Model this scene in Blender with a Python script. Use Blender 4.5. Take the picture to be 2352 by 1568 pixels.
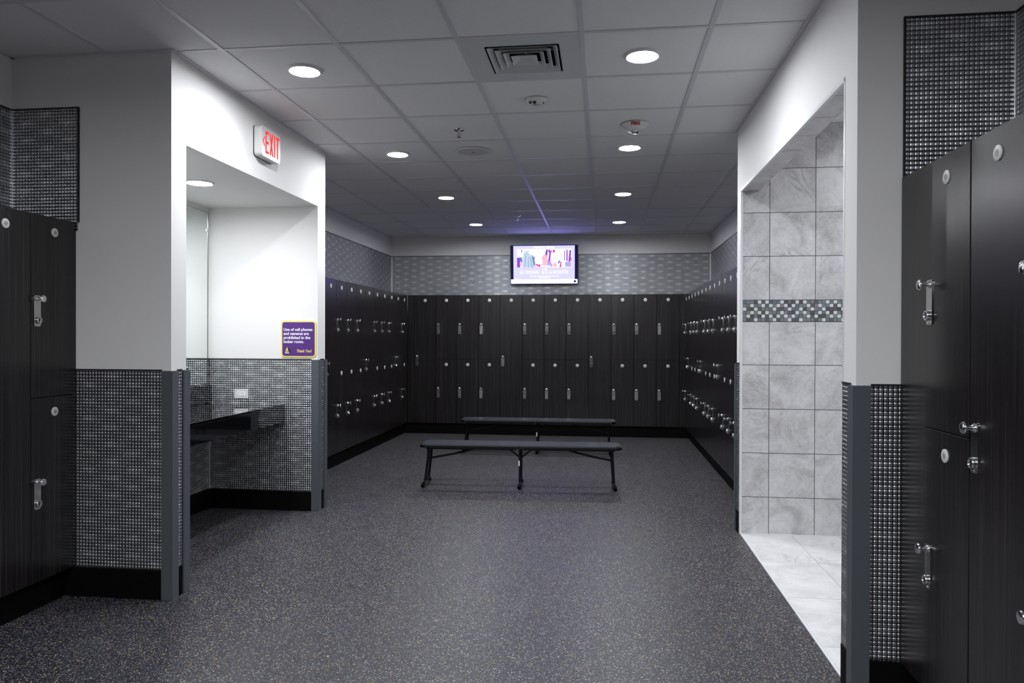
import bpy, bmesh, math, random
from mathutils import Vector, Matrix
random.seed(4)
for o in list(bpy.data.objects): bpy.data.objects.remove(o)
SC = bpy.context.scene
C = bpy.data.collections.new('locker_room'); SC.collection.children.link(C)
PI = math.pi

# ------------------------------------------------------------------ camera, world, exposure
cam_d = bpy.data.cameras.new('camera'); cam = bpy.data.objects.new('camera', cam_d); C.objects.link(cam)
cam_d.sensor_width = 36.0; cam_d.lens = 1679.44/2352*36.0; cam_d.clip_start = 0.05; cam_d.clip_end = 60
r_ = Vector((0.99233967, 0.12350447, 0.00293716)); u_ = Vector((-0.00353377, 0.0046119, 0.99998312)); f_ = Vector((-0.12348883, 0.9923333, -0.00501301))
cam.matrix_world = Matrix(((r_.x, u_.x, -f_.x, 0.10747), (r_.y, u_.y, -f_.y, -3.53218), (r_.z, u_.z, -f_.z, 1.34933), (0, 0, 0, 1)))
SC.camera = cam
W = bpy.data.worlds.new('world'); SC.world = W; W.use_nodes = True
W.node_tree.nodes['Background'].inputs[0].default_value = (0.03, 0.03, 0.04, 1)
W.node_tree.nodes['Background'].inputs[1].default_value = 0.3
SC.view_settings.view_transform = 'Standard'; SC.view_settings.look = 'None'
SC.view_settings.gamma = 1.0; SC.view_settings.use_curve_mapping = False
SC.view_settings.exposure = 0.12
LAMP = 340.0           # strength of every downlight lens
LAMPCOL = (0.93, 0.952, 1.0)
REAR = 1.5            # the unseen lamps behind the camera are this much stronger

# ------------------------------------------------------------------ room numbers
HC = 2.814; T = 0.6096
XL, XR, YB, YF = -2.988, 1.60, 6.935, -6.4
ZW = 1.175             # wainscot top
XP = -2.09             # face of the left piers
XO = 1.049             # face of the right opening
Z0, Z1, ZS = 0.152, 1.945, 1.05   # locker bottom, top, split

# ------------------------------------------------------------------ materials
def mat(name):
    m = bpy.data.materials.new(name); m.use_nodes = True
    return m, m.node_tree.nodes, m.node_tree.links, m.node_tree.nodes['Principled BSDF']
def flat(name, col, rough=0.5, metal=0.0, emit=None, es=0, spec=0.5, coat=0):
    m, n, l, b = mat(name)
    b.inputs['Base Color'].default_value = (*col, 1); b.inputs['Roughness'].default_value = rough
    b.inputs['Metallic'].default_value = metal; b.inputs['Specular IOR Level'].default_value = spec
    b.inputs['Coat Weight'].default_value = coat
    if emit: b.inputs['Emission Color'].default_value = (*emit, 1); b.inputs['Emission Strength'].default_value = es
    return m
def math_(n, l, op, a, b=None, c=None, clamp=False):
    x = n.new('ShaderNodeMath'); x.operation = op; x.use_clamp = clamp
    for i, v in enumerate((a, b, c)):
        if v is None: continue
        if isinstance(v, (int, float)): x.inputs[i].default_value = v
        else: l.new(v, x.inputs[i])
    return x.outputs[0]
def ramp(n, l, fac, stops):
    r = n.new('ShaderNodeValToRGB'); e = r.color_ramp.elements
    while len(e) < len(stops): e.new(0.5)
    for i, (p, c) in enumerate(stops): e[i].position = p; e[i].color = (*c, 1)
    l.new(fac, r.inputs[0]); return r.outputs[0]
def noise(n, l, vec, scale, detail=2, rough=0.5, dist=0):
    t = n.new('ShaderNodeTexNoise'); t.inputs['Scale'].default_value = scale; t.inputs['Detail'].default_value = detail
    t.inputs['Roughness'].default_value = rough; t.inputs['Distortion'].default_value = dist
    l.new(vec, t.inputs['Vector']); return t.outputs['Fac']
def mapping(n, l, vec, scale=(1, 1, 1), rot=(0, 0, 0)):
    mp = n.new('ShaderNodeMapping'); mp.inputs['Scale'].default_value = scale; mp.inputs['Rotation'].default_value = rot
    l.new(vec, mp.inputs[0]); return mp.outputs[0]
def pos(n): return n.new('ShaderNodeNewGeometry').outputs['Position']

def wall_paint():
    m, n, l, b = mat('wall_paint'); p = pos(n)
    b.inputs['Base Color'].default_value = (0.80, 0.79, 0.775, 1); b.inputs['Roughness'].default_value = 0.62
    b.inputs['Specular IOR Level'].default_value = 0.3
    bp = n.new('ShaderNodeBump'); bp.inputs['Strength'].default_value = 0.06; bp.inputs['Distance'].default_value = 0.002
    l.new(noise(n, l, p, 180, 2), bp.inputs['Height']); l.new(bp.outputs[0], b.inputs['Normal']); return m
def ceiling_tile():
    m, n, l, b = mat('ceiling_tile'); p = pos(n)
    f = noise(n, l, p, 260, 3, 0.7)
    l.new(ramp(n, l, f, [(0.3, (0.77, 0.77, 0.775)), (0.6, (0.84, 0.84, 0.845))]), b.inputs['Base Color'])
    b.inputs['Roughness'].default_value = 0.9; b.inputs['Specular IOR Level'].default_value = 0.1
    bp = n.new('ShaderNodeBump'); bp.inputs['Strength'].default_value = 0.15; bp.inputs['Distance'].default_value = 0.002
    l.new(f, bp.inputs['Height']); l.new(bp.outputs[0], b.inputs['Normal']); return m
def laminate():
    m, n, l, b = mat('dark_wood_laminate'); p = pos(n)
    a = noise(n, l, mapping(n, l, p, (1, 1, 0.009)), 95, 4, 0.65)
    c = noise(n, l, mapping(n, l, p, (1, 1, 0.005)), 380, 3, 0.6)
    g = math_(n, l, 'MULTIPLY_ADD', a, 0.6, math_(n, l, 'MULTIPLY', c, 0.4))
    l.new(ramp(n, l, g, [(0.36, (0.0052, 0.0043, 0.0047)), (0.50, (0.0108, 0.0089, 0.0097)), (0.66, (0.033, 0.027, 0.028))]), b.inputs['Base Color'])
    l.new(math_(n, l, 'MULTIPLY_ADD', c, 0.06, 0.22), b.inputs['Roughness'])
    b.inputs['Specular IOR Level'].default_value = 0.5; return m
def rubber_floor():
    m, n, l, b = mat('speckled_rubber'); p = pos(n)
    def flecks(scale, thr, seed):
        mp = n.new('ShaderNodeMapping'); mp.inputs['Location'].default_value = (seed, seed*1.7, 0); l.new(p, mp.inputs[0])
        w = n.new('ShaderNodeTexNoise'); w.inputs['Scale'].default_value = scale*0.9; w.inputs['Detail'].default_value = 1; l.new(mp.outputs[0], w.inputs['Vector'])
        ad = n.new('ShaderNodeVectorMath'); ad.operation = 'MULTIPLY_ADD'; ad.inputs[1].default_value = (0.006,)*3
        l.new(w.outputs['Color'], ad.inputs[0]); l.new(mp.outputs[0], ad.inputs[2])
        v = n.new('ShaderNodeTexVoronoi'); v.inputs['Scale'].default_value = scale; l.new(ad.outputs[0], v.inputs['Vector'])
        s = n.new('ShaderNodeSeparateColor'); l.new(v.outputs['Color'], s.inputs[0])
        near = math_(n, l, 'LESS_THAN', v.outputs['Distance'], 0.43)
        return math_(n, l, 'MULTIPLY', math_(n, l, 'GREATER_THAN', s.outputs[0], thr), near), s.outputs[1]
    base = ramp(n, l, noise(n, l, p, 120, 2), [(0.3, (0.009, 0.009, 0.013)), (0.7, (0.019, 0.019, 0.026))])
    def mix(fac, c1, c2):
        x = n.new('ShaderNodeMix'); x.data_type = 'RGBA'; l.new(fac, x.inputs[0])
        for i, c in ((6, c1), (7, c2)):
            if isinstance(c, tuple): x.inputs[i].default_value = (*c, 1)
            else: l.new(c, x.inputs[i])
        return x.outputs[2]
    f1, r1 = flecks(225, 0.42, 0.0); c = mix(f1, base, ramp(n, l, r1, [(0, (0.045, 0.045, 0.055)), (0.5, (0.085, 0.085, 0.105)), (1, (0.27, 0.27, 0.30))]))
    f2, r2 = flecks(170, 0.83, 3.1); c = mix(f2, c, ramp(n, l, r2, [(0, (0.16, 0.16, 0.18)), (1, (0.52, 0.51, 0.50))]))
    f3, r3 = flecks(140, 0.935, 7.7); c = mix(f3, c, ramp(n, l, r3, [(0, (0.30, 0.19, 0.06)), (1, (0.55, 0.42, 0.17))]))
    l.new(c, b.inputs['Base Color']); b.inputs['Roughness'].default_value = 0.42; b.inputs['Specular IOR Level'].default_value = 0.42
    bp = n.new('ShaderNodeBump'); bp.inputs['Strength'].default_value = 0.25; bp.inputs['Distance'].default_value = 0.0015
    l.new(noise(n, l, p, 300, 2), bp.inputs['Height']); l.new(bp.outputs[0], b.inputs['Normal']); return m
def pillow_panel():
    """wall panel of small domed metallic squares, analytic normals on any axis-aligned wall"""
    m, n, l, b = mat('domed_metal_mosaic'); g = n.new('ShaderNodeNewGeometry'); p = g.outputs['Position']
    def vm(op, a, c=None, d=None):
        x = n.new('ShaderNodeVectorMath'); x.operation = op
        for i, v in enumerate((a, c, d)):
            if v is None: continue
            if isinstance(v, tuple): x.inputs[i].default_value = v
            else: l.new(v, x.inputs[i])
        return x.outputs[0]
    P = 0.0172
    q = vm('ADD', vm('SCALE', p), (0.31, 0.17, 0.22)); q.node.inputs[0].links[0].from_node.inputs['Scale'].default_value = 1/P
    fr = vm('SUBTRACT', vm('FRACTION', q), (0.5, 0.5, 0.5))
    an = vm('ABSOLUTE', g.outputs['True Normal']); tang = vm('SUBTRACT', (1, 1, 1), an)
    off = vm('MULTIPLY', fr, tang)
    two = vm('MULTIPLY', off, (2, 2, 2)); mag = vm('POWER', vm('ABSOLUTE', two), (2.0, 2.0, 2.0))
    prof = vm('MULTIPLY', vm('MULTIPLY', mag, vm('SIGN', two)), (0.92, 0.92, 0.92))
    N = vm('NORMALIZE', vm('ADD', g.outputs['True Normal'], prof)); l.new(N, b.inputs['Normal'])
    ab = vm('ABSOLUTE', off); sp = n.new('ShaderNodeSeparateXYZ'); l.new(ab, sp.inputs[0])
    mx = math_(n, l, 'MAXIMUM', math_(n, l, 'MAXIMUM', sp.outputs[0], sp.outputs[1]), sp.outputs[2])
    body = math_(n, l, 'LESS_THAN', mx, 0.455)
    # printed lighter patches on a staggered lattice
    sx = n.new('ShaderNodeSeparateXYZ'); l.new(p, sx.inputs[0])
    h = math_(n, l, 'ADD', sx.outputs[0], sx.outputs[1])
    A = math_(n, l, 'COSINE', math_(n, l, 'MULTIPLY', h, 2*PI/0.245)); B = math_(n, l, 'COSINE', math_(n, l, 'MULTIPLY', sx.outputs[2], 2*PI/0.088))
    lat = math_(n, l, 'MULTIPLY', A, B)
    nz = noise(n, l, p, 16, 3, 0.55)
    lp = math_(n, l, 'POWER', math_(n, l, 'MAXIMUM', lat, 0.0), 1.4)
    k = math_(n, l, 'MULTIPLY_ADD', lp, 0.21, math_(n, l, 'MULTIPLY_ADD', nz, 0.22, 0.30))
    col = ramp(n, l, k, [(0.30, (0.36, 0.365, 0.38)), (0.48, (0.55, 0.555, 0.575)), (0.72, (0.95, 0.95, 0.97))])
    x = n.new('ShaderNodeMix'); x.data_type = 'RGBA'; l.new(body, x.inputs[0]); x.inputs[6].default_value = (0.012, 0.012, 0.014, 1); l.new(col, x.inputs[7])
    l.new(x.outputs[2], b.inputs['Base Color'])
    b.inputs['Metallic'].default_value = 0.92; b.inputs['Roughness'].default_value = 0.30
    return m
def marble(name, c0, c1, c2, rough):
    m, n, l, b = mat(name); g = n.new('ShaderNodeNewGeometry')
    cb = n.new('ShaderNodeCombineXYZ'); rnd = g.outputs['Random Per Island']
    l.new(math_(n, l, 'MULTIPLY', rnd, 37.0), cb.inputs[0]); l.new(math_(n, l, 'MULTIPLY', rnd, 91.0), cb.inputs[1]); l.new(math_(n, l, 'MULTIPLY', rnd, 13.0), cb.inputs[2])
    ad = n.new('ShaderNodeVectorMath'); ad.operation = 'ADD'; l.new(g.outputs['Position'], ad.inputs[0]); l.new(cb.outputs[0], ad.inputs[1])
    ro = n.new('ShaderNodeVectorRotate'); ro.rotation_type = 'AXIS_ANGLE'; ro.inputs['Axis'].default_value = (0.3, 1, 0.2)
    l.new(ad.outputs[0], ro.inputs['Vector']); l.new(math_(n, l, 'MULTIPLY', rnd, 40.0), ro.inputs['Angle'])
    a = noise(n, l, ro.outputs[0], 4.2, 7, 0.66, 0.9)
    f = noise(n, l, ad.outputs[0], 48, 5, 0.75, 0.8)
    v = math_(n, l, 'MULTIPLY_ADD', f, 0.34, math_(n, l, 'MULTIPLY', a, 0.66))
    base = ramp(n, l, v, [(0.38, c0), (0.49, c1), (0.60, c2)])
    st = noise(n, l, mapping(n, l, ro.outputs[0], (1.0, 1.0, 5.0)), 3.6, 3, 0.55, 0.7)
    ln = math_(n, l, 'SUBTRACT', 1.0, math_(n, l, 'MULTIPLY', math_(n, l, 'ABSOLUTE', math_(n, l, 'SUBTRACT', st, 0.5)), 20.0), clamp=True)
    mk = math_(n, l, 'MULTIPLY', math_(n, l, 'SUBTRACT', noise(n, l, ad.outputs[0], 3.2, 2), 0.53), 7.0, clamp=True)
    x = n.new('ShaderNodeMix'); x.data_type = 'RGBA'; l.new(math_(n, l, 'MULTIPLY', math_(n, l, 'MULTIPLY', ln, mk), 0.7), x.inputs[0]); l.new(base, x.inputs[6]); x.inputs[7].default_value = (*[q*0.72 for q in c0], 1)
    l.new(x.outputs[2], b.inputs['Base Color'])
    b.inputs['Roughness'].default_value = rough; return m
def glass_mosaic():
    m, n, l, b = mat('glass_mosaic'); g = n.new('ShaderNodeNewGeometry')
    r = ramp(n, l, g.outputs['Random Per Island'], [(0, (0.09, 0.085, 0.085)), (0.18, (0.11, 0.12, 0.125)), (0.36, (0.19, 0.23, 0.24)), (0.54, (0.15, 0.18, 0.20)), (0.75, (0.22, 0.22, 0.24))])
    r.node.color_ramp.interpolation = 'CONSTANT'
    l.new(r, b.inputs['Base Color']); b.inputs['Roughness'].default_value = 0.12; b.inputs['Coat Weight'].default_value = 0.5; return m
def granite():
    m, n, l, b = mat('black_granite'); p = pos(n)
    f = noise(n, l, p, 420, 2, 0.6)
    l.new(ramp(n, l, f, [(0.6, (0.004, 0.004, 0.005)), (0.78, (0.02, 0.02, 0.022))]), b.inputs['Base Color'])
    b.inputs['Roughness'].default_value = 0.04; b.inputs['Specular IOR Level'].default_value = 0.7; b.inputs['Coat Weight'].default_value = 0.6; return m

M = dict(
 glassw=flat('white_glass', (0.68, 0.71, 0.70), 0.15, coat=0.5),
 wall=wall_paint(), tile=ceiling_tile(), lam=laminate(), floor=rubber_floor(), panel=pillow_panel(), glassm=glass_mosaic(), granite=granite(),
 marble=marble('grey_marble_tile', (0.42, 0.41, 0.415), (0.575, 0.57, 0.575), (0.70, 0.695, 0.70), 0.28),
 marblef=marble('pale_marble_tile', (0.62, 0.62, 0.63), (0.72, 0.72, 0.72), (0.80, 0.80, 0.80), 0.3),
 grout=flat('dark_grout', (0.10, 0.10, 0.105), 0.9), groutf=flat('grey_grout', (0.42, 0.42, 0.43), 0.9),
 tee=flat('grid_metal', (0.66, 0.66, 0.69), 0.38, spec=0.45), soffit=flat('soffit_paint', (0.76, 0.76, 0.75), 0.7, spec=0.2),
 rubber=flat('black_rubber', (0.0022, 0.0022, 0.0026), 0.6, spec=0.10), guard=flat('slate_plastic', (0.082, 0.090, 0.102), 0.5, spec=0.35),
 steel=flat('brushed_steel', (0.62, 0.61, 0.585), 0.17, 1.0), chrome=flat('chrome', (0.85, 0.85, 0.86), 0.12, 1.0), dark=flat('black_plastic', (0.008, 0.008, 0.009), 0.5),
 alu=flat('satin_aluminium', (0.80, 0.80, 0.82), 0.3, 0.9), trimw=flat('white_edge_trim', (0.78, 0.79, 0.80), 0.3, 0.1), tag=flat('grey_white_disc', (0.62, 0.63, 0.60), 0.45),
 tagc=flat('disc_number_grey', (0.30, 0.30, 0.30), 0.5), mirror=flat('mirror_glass', (0.86, 0.91, 0.885), 0.0, 1.0), lens=flat('lamp_lens', (1, 1, 1), 0.5, emit=LAMPCOL, es=LAMP), lensrear=flat('rear_fill_lens', (1, 1, 1), 0.5, emit=LAMPCOL, es=LAMP*REAR),
 whitep=flat('white_plastic', (0.72, 0.72, 0.71), 0.4), whitetrim=flat('white_trim_ring', (0.68, 0.68, 0.68), 0.5), duct=flat('duct_dark', (0.01, 0.012, 0.016), 0.9), ventm=flat('vent_enamel', (0.62, 0.645, 0.65), 0.5),
 red=flat('red_lit_letter', (0.30, 0.004, 0.003), 0.6, emit=(1, 0.03, 0.022), es=1.1, spec=0.05), redp=flat('red_print', (0.45, 0.02, 0.03), 0.5),
 yellow=flat('yellow_print', (0.86, 0.68, 0.16), 0.45), purple=flat('purple_print', (0.085, 0.022, 0.20), 0.35), white=flat('white_print', (0.85, 0.85, 0.85), 0.5), black=flat('black_print', (0.01, 0.01, 0.012), 0.4),
 benchtop=flat('charcoal_plastic', (0.052, 0.056, 0.068), 0.24, spec=0.8), frame=flat('black_steel_tube', (0.003, 0.003, 0.0035), 0.4, spec=0.3), speaker=flat('speaker_mesh', (0.60, 0.60, 0.61), 0.8),
)
def glow(name, col, s): return flat(name, (0, 0, 0), 0.5, emit=col, es=s, spec=0.2)

# ------------------------------------------------------------------ mesh helpers
def box(bm, x0, x1, y0, y1, z0, z1, bev=0.0, seg=2, M4=None):
    vs = [bm.verts.new((x, y, z)) for x in (x0, x1) for y in (y0, y1) for z in (z0, z1)]
    a = [(0, 1, 3, 2), (4, 6, 7, 5), (0, 4, 5, 1), (2, 3, 7, 6), (0, 2, 6, 4), (1, 5, 7, 3)]
    fs = [bm.faces.new([vs[i] for i in t]) for t in a]
    if bev > 0:
        es = list({e for f in fs for e in f.edges}); r = bmesh.ops.bevel(bm, geom=es, offset=bev, segments=seg, profile=0.5, affect='EDGES'); vs = list({v for f in r['faces'] for v in f.verts} | {v for v in vs if v.is_valid})
    if M4 is not None: bmesh.ops.transform(bm, matrix=M4, verts=[v for v in vs if v.is_valid])
    return vs
def cyl(bm, p0, p1, r0, r1=None, n=24, caps=True):
    p0, p1 = Vector(p0), Vector(p1); r1 = r0 if r1 is None else r1; d = (p1-p0).normalized()
    a = d.orthogonal().normalized(); b = d.cross(a)
    A = [bm.verts.new(p0+(a*math.cos(t)+b*math.sin(t))*r0) for t in [2*PI*i/n for i in range(n)]]
    B = [bm.verts.new(p1+(a*math.cos(t)+b*math.sin(t))*r1) for t in [2*PI*i/n for i in range(n)]]
    for i in range(n): bm.faces.new((A[i], A[(i+1) % n], B[(i+1) % n], B[i]))
    if caps: bm.faces.new(A[::-1]); bm.faces.new(B)
def lathe(bm, prof, c=(0, 0, 0), axis=(0, 0, 1), n=40, close=True):
    """prof: (radius, distance along axis)"""
    c = Vector(c); d = Vector(axis).normalized(); a = d.orthogonal().normalized(); b = d.cross(a); rings = []
    for r, h in prof:
        if r < 1e-6: rings.append([bm.verts.new(c+d*h)])
        else: rings.append([bm.verts.new(c+d*h+(a*math.cos(2*PI*i/n)+b*math.sin(2*PI*i/n))*r) for i in range(n)])
    for A, B in zip(rings, rings[1:]):
        for i in range(n):
            j = (i+1) % n
            if len(A) == 1 and len(B) == 1: break
            if len(A) == 1: bm.faces.new((A[0], B[j], B[i]))
            elif len(B) == 1: bm.faces.new((A[i], A[j], B[0]))
            else: bm.faces.new((A[i], A[j], B[j], B[i]))
def tube(bm, pts, r, n=10):
    pts = [Vector(p) for p in pts]; rings = []
    up = Vector((0, 0, 1))
    for i, p in enumerate(pts):
        d = ((pts[min(i+1, len(pts)-1)]-pts[max(i-1, 0)])).normalized()
        a = d.cross(Vector((0.31, 0.95, 0.05))).normalized(); b = d.cross(a)
        rings.append([bm.verts.new(p+(a*math.cos(2*PI*k/n)+b*math.sin(2*PI*k/n))*r) for k in range(n)])
    for A, B in zip(rings, rings[1:]):
        for k in range(n): bm.faces.new((A[k], A[(k+1) % n], B[(k+1) % n], B[k]))
    bm.faces.new(rings[0][::-1]); bm.faces.new(rings[-1])
def smooth_path(pts, k=4):
    """round the corners of a polyline"""
    out = [Vector(pts[0])]
    for a, b, c in zip(pts, pts[1:], pts[2:]):
        a, b, c = Vector(a), Vector(b), Vector(c); r = min((a-b).length, (c-b).length, 0.09)*0.45
        p, q = b+(a-b).normalized()*r, b+(c-b).normalized()*r
        for i in range(k+1):
            t = i/k; out.append(p*(1-t)**2+b*2*t*(1-t)+q*t*t)
    out.append(Vector(pts[-1])); return out
def prism(bm, poly, axis, d0, d1):
    """extrude a 2D polygon; axis 'x': (y,z), 'y': (x,z), 'z': (x,y)"""
    f = {'x': lambda a, b, d: (d, a, b), 'y': lambda a, b, d: (a, d, b), 'z': lambda a, b, d: (a, b, d)}[axis]
    A = [bm.verts.new(f(a, b, d0)) for a, b in poly]; B = [bm.verts.new(f(a, b, d1)) for a, b in poly]; n = len(poly)
    bm.faces.new(A[::-1]); bm.faces.new(B)
    for i in range(n): bm.faces.new((A[i], A[(i+1) % n], B[(i+1) % n], B[i]))
def rrect(x0, x1, z0, z1, r, n=6):
    P = []
    for cx, cz, t0 in ((x1-r, z1-r, 0), (x0+r, z1-r, PI/2), (x0+r, z0+r, PI), (x1-r, z0+r, 1.5*PI)):
        P += [(cx+r*math.cos(t0+PI/2*i/n), cz+r*math.sin(t0+PI/2*i/n)) for i in range(n+1)]
    return P
def obj(name, bm, m, parent=None, smooth=False, loc=None):
    bmesh.ops.recalc_face_normals(bm, faces=bm.faces[:])
    me = bpy.data.meshes.new(name); bm.to_mesh(me); bm.free()
    for mm in (m if isinstance(m, (list, tuple)) else [m]): me.materials.append(mm)
    if smooth:
        for pl in me.polygons: pl.use_smooth = True
        me.set_sharp_from_angle(angle=math.radians(38))
    o = bpy.data.objects.new(name, me); C.objects.link(o)
    if parent: o.parent = parent
    if loc: o.location = loc
    return o
def BM(): return bmesh.new()
def bobj(name, m, *boxes, parent=None, bev=0.0, **k):
    bm = BM()
    for b in boxes: box(bm, *b, bev=bev)
    return obj(name, bm, m, parent, **k)
def struct(o): o['kind'] = 'structure'; return o
def thing(name, label, cat, loc=(0, 0, 0), rz=0, group=None):
    o = bpy.data.objects.new(name, None); C.objects.link(o); o.location = loc; o.rotation_euler = (0, 0, rz)
    o.empty_display_size = 0.05; return tag(o, label, cat, group)
def tag(o, label, cat, group=None):
    o['label'] = label; o['category'] = cat
    if group: o['group'] = group
    return o
def dup(root, loc, rz, label, group=None):
    r = root.copy(); C.objects.link(r); r.location = loc; r.rotation_euler = (0, 0, rz); r['label'] = label
    if group: r['group'] = group
    for ch in list(root.children):
        c = ch.copy(); C.objects.link(c); c.parent = r
        for g in ch.children:
            d = g.copy(); C.objects.link(d); d.parent = c
    return r
def text(bm, s, size, mtx, ext=0.0004, bold=0.0, align='LEFT', squeeze=1.0, shear=0.0):
    cu = bpy.data.curves.new('t', 'FONT'); cu.body = s; cu.size = size; cu.extrude = ext; cu.offset = bold; cu.align_x = align; cu.resolution_u = 2; cu.shear = shear
    o = bpy.data.objects.new('t', cu); C.objects.link(o); bpy.context.view_layer.update()
    me = bpy.data.meshes.new_from_object(o.evaluated_get(bpy.context.evaluated_depsgraph_get()))
    me.transform(mtx @ Matrix.Diagonal((squeeze, 1, 1, 1))); bm.from_mesh(me)
    bpy.data.objects.remove(o); bpy.data.curves.remove(cu); bpy.data.meshes.remove(me)
def face_y(x, y, z):   # text plane on a wall facing -y
    return Matrix.Translation((x, y, z)) @ Matrix.Rotation(PI/2, 4, 'X')
def face_x(x, y, z):   # text plane on a wall facing +x, reading towards +y
    return Matrix.Translation((x, y, z)) @ Matrix.Rotation(PI/2, 4, 'Z') @ Matrix.Rotation(PI/2, 4, 'X')

# ------------------------------------------------------------------ shell
bm = BM(); box(bm, XL-0.3, XO+0.004, YF, YB+0.3, -0.06, 0); box(bm, XO+0.004, XR+0.3, YF, -0.6, -0.06, 0); box(bm, XO+0.004, XR+0.3, 1.75, YB+0.3, -0.06, 0)
struct(obj('floor', bm, M['floor']))
struct(bobj('wall_left', M['wall'], (XL-0.15, XL, YF, YB, 0, HC+0.3)))
struct(bobj('wall_back', M['wall'], (XL-0.15, XR+0.15, YB, YB+0.15, 0, HC+0.3)))
struct(bobj('wall_right', M['wall'], (XR, XR+0.15, 1.805, YB, 0, HC+0.3), (XR, XR+0.15, YF, -0.654, 0, HC+0.3)))
struct(bobj('wall_front', M['lam'], (XL-0.15, XR+0.15, YF-0.15, YF, 0, HC+0.3)))  # unseen rear wall, given dark laminate to darken reflections in the mosaic
struct(bobj('wall_left_near_pier', M['wall'], (XL, XP, -0.027, 0.109, 0, HC+0.05)))
struct(bobj('wall_left_far_pier', M['wall'], (XL, XP, 1.912, 2.064, 0, HC+0.05)))
struct(bobj('wall_left_header', M['wall'], (XL, XP, 0.109, 1.912, 2.365, HC+0.05)))
# right: partition with the tiled opening, and the shower lobby behind it
WT = 0.118; YO0, YO1, ZO = -0.512, 1.67, 2.365
struct(bobj('wall_right_near_pier', M['wall'], (XO, 3.6, -0.654, YO0, 0, HC+0.05)))
struct(bobj('wall_right_far_pier', M['wall'], (XO, 3.6, YO1+0.012, 1.805, 0, HC+0.05)))
struct(bobj('wall_right_header', M['wall'], (XO, XO+WT, YO0, YO1+0.012, ZO+0.01, HC+0.05)))
struct(bobj('wall_lobby_end', M['marble'], (3.45, 3.6, YO0, YO1, 0, HC+0.05)))
# ceiling: lay-in panels over a grid of tees
bm = BM()
IX0, IX1, IY0, IY1 = -5, 6, -11, 12
for i in range(IX0, IX1):
    for j in range(IY0, IY1):
        x0, x1 = max(i*T, XL-0.1), min((i+1)*T, 3.55); y0, y1 = max(j*T, YF), min((j+1)*T, YB+0.05)
        if x1-x0 < 0.03 or y1-y0 < 0.03: continue
        if i == -1 and j == 0: continue
        box(bm, x0+0.006, x1-0.006, y0+0.006, y1-0.006, HC+0.004, HC+0.02)
box(bm, XL-0.1, 3.55, YF, YB+0.05, HC+0.30, HC+0.32)
ceil = struct(obj('ceiling', bm, M['tile']))
bm = BM()
for i in range(IX0, IX1+1): box(bm, i*T-0.0125, i*T+0.0125, YF, YB, HC-0.001, HC+0.03)
obj('main_tee', bm, M['tee'], ceil)
bm = BM()
for j in range(IY0, IY1):
    for i in range(IX0, IX1): box(bm, i*T+0.0125, (i+1)*T-0.0125, j*T-0.0115, j*T+0.0115, HC, HC+0.03)
obj('cross_tee', bm, M['tee'], ceil)
# wall angle where ceiling meets the walls
bm = BM(); a = 0.02
for x0, x1, y0, y1 in ((XL, XL+a, 2.064, YB), (XL, XL+a, YF, -0.027), (XL, XR, YB-a, YB), (XR-a, XR, 1.805, YB), (XR-a, XR, YF, -0.654), (XL, XP, -0.027-a, -0.027), (XP, XP+a, -0.047, 2.084),
                       (XL, XP, 2.064, 2.064+a), (XO-a, XO, -0.674, 1.825), (XO, XR, -0.654-a, -0.654), (XO, XR, 1.805, 1.805+a)):
    box(bm, x0, x1, y0, y1, HC-0.004, HC+0.004)
struct(obj('trim_1', bm, M['tee']))
# vanity alcove soffit is painted, recessed behind the header
# ------------------------------------------------------------------ metallic mosaic cladding (with thin cap strips)
def clad(name, x0, x1, y0, y1, z0, z1):
    o = struct(bobj(name, M['panel'], (x0, x1, y0, y1, z0, z1)))
    return o
t = 0.006; ZM = 2.535
clad('trim_2', -2.66, XP, -0.027-t, -0.027, 0.15, ZW); clad('trim_3', XP, XP+t, -0.027, 0.109, 0.15, ZW)
clad('trim_4', XP, XP+t, 1.912, 2.064, 0.15, ZW)
clad('trim_5', XL+t, XP, 1.912-t, 1.912, 0.15, ZW); clad('trim_6', XL, XL+t, 0.109, 1.912, 0.15, ZW)
clad('trim_7', XL+t, XP, 0.109, 0.109+t, 0.15, ZW)
clad('trim_8', XL, -2.608, -0.027-t, -0.027, 1.90, ZM); clad('trim_9', XL, XL+t, YF, -0.027-t, 0, ZM)
clad('trim_10', XL, XL+t, 2.064, YB-t, 0, ZM); clad('trim_11', XL, XR, YB-t, YB, 0, ZM); clad('trim_12', XR-t, XR, 1.805, YB-t, 0, ZM)
clad('trim_13', XO, 1.24, -0.654-t, -0.654, 0.15, ZW); clad('trim_14', 1.218, XR, -0.654-t, -0.654, 1.90, ZM); clad('trim_15', XR-t, XR, YF, -0.654-t, 0, ZM)
clad('trim_16', XO-t, XO, -0.654, YO0-0.004, 0.15, ZW); clad('trim_17', XO-t, XO, 1.69, 1.805, 0.15, ZW)
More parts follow.
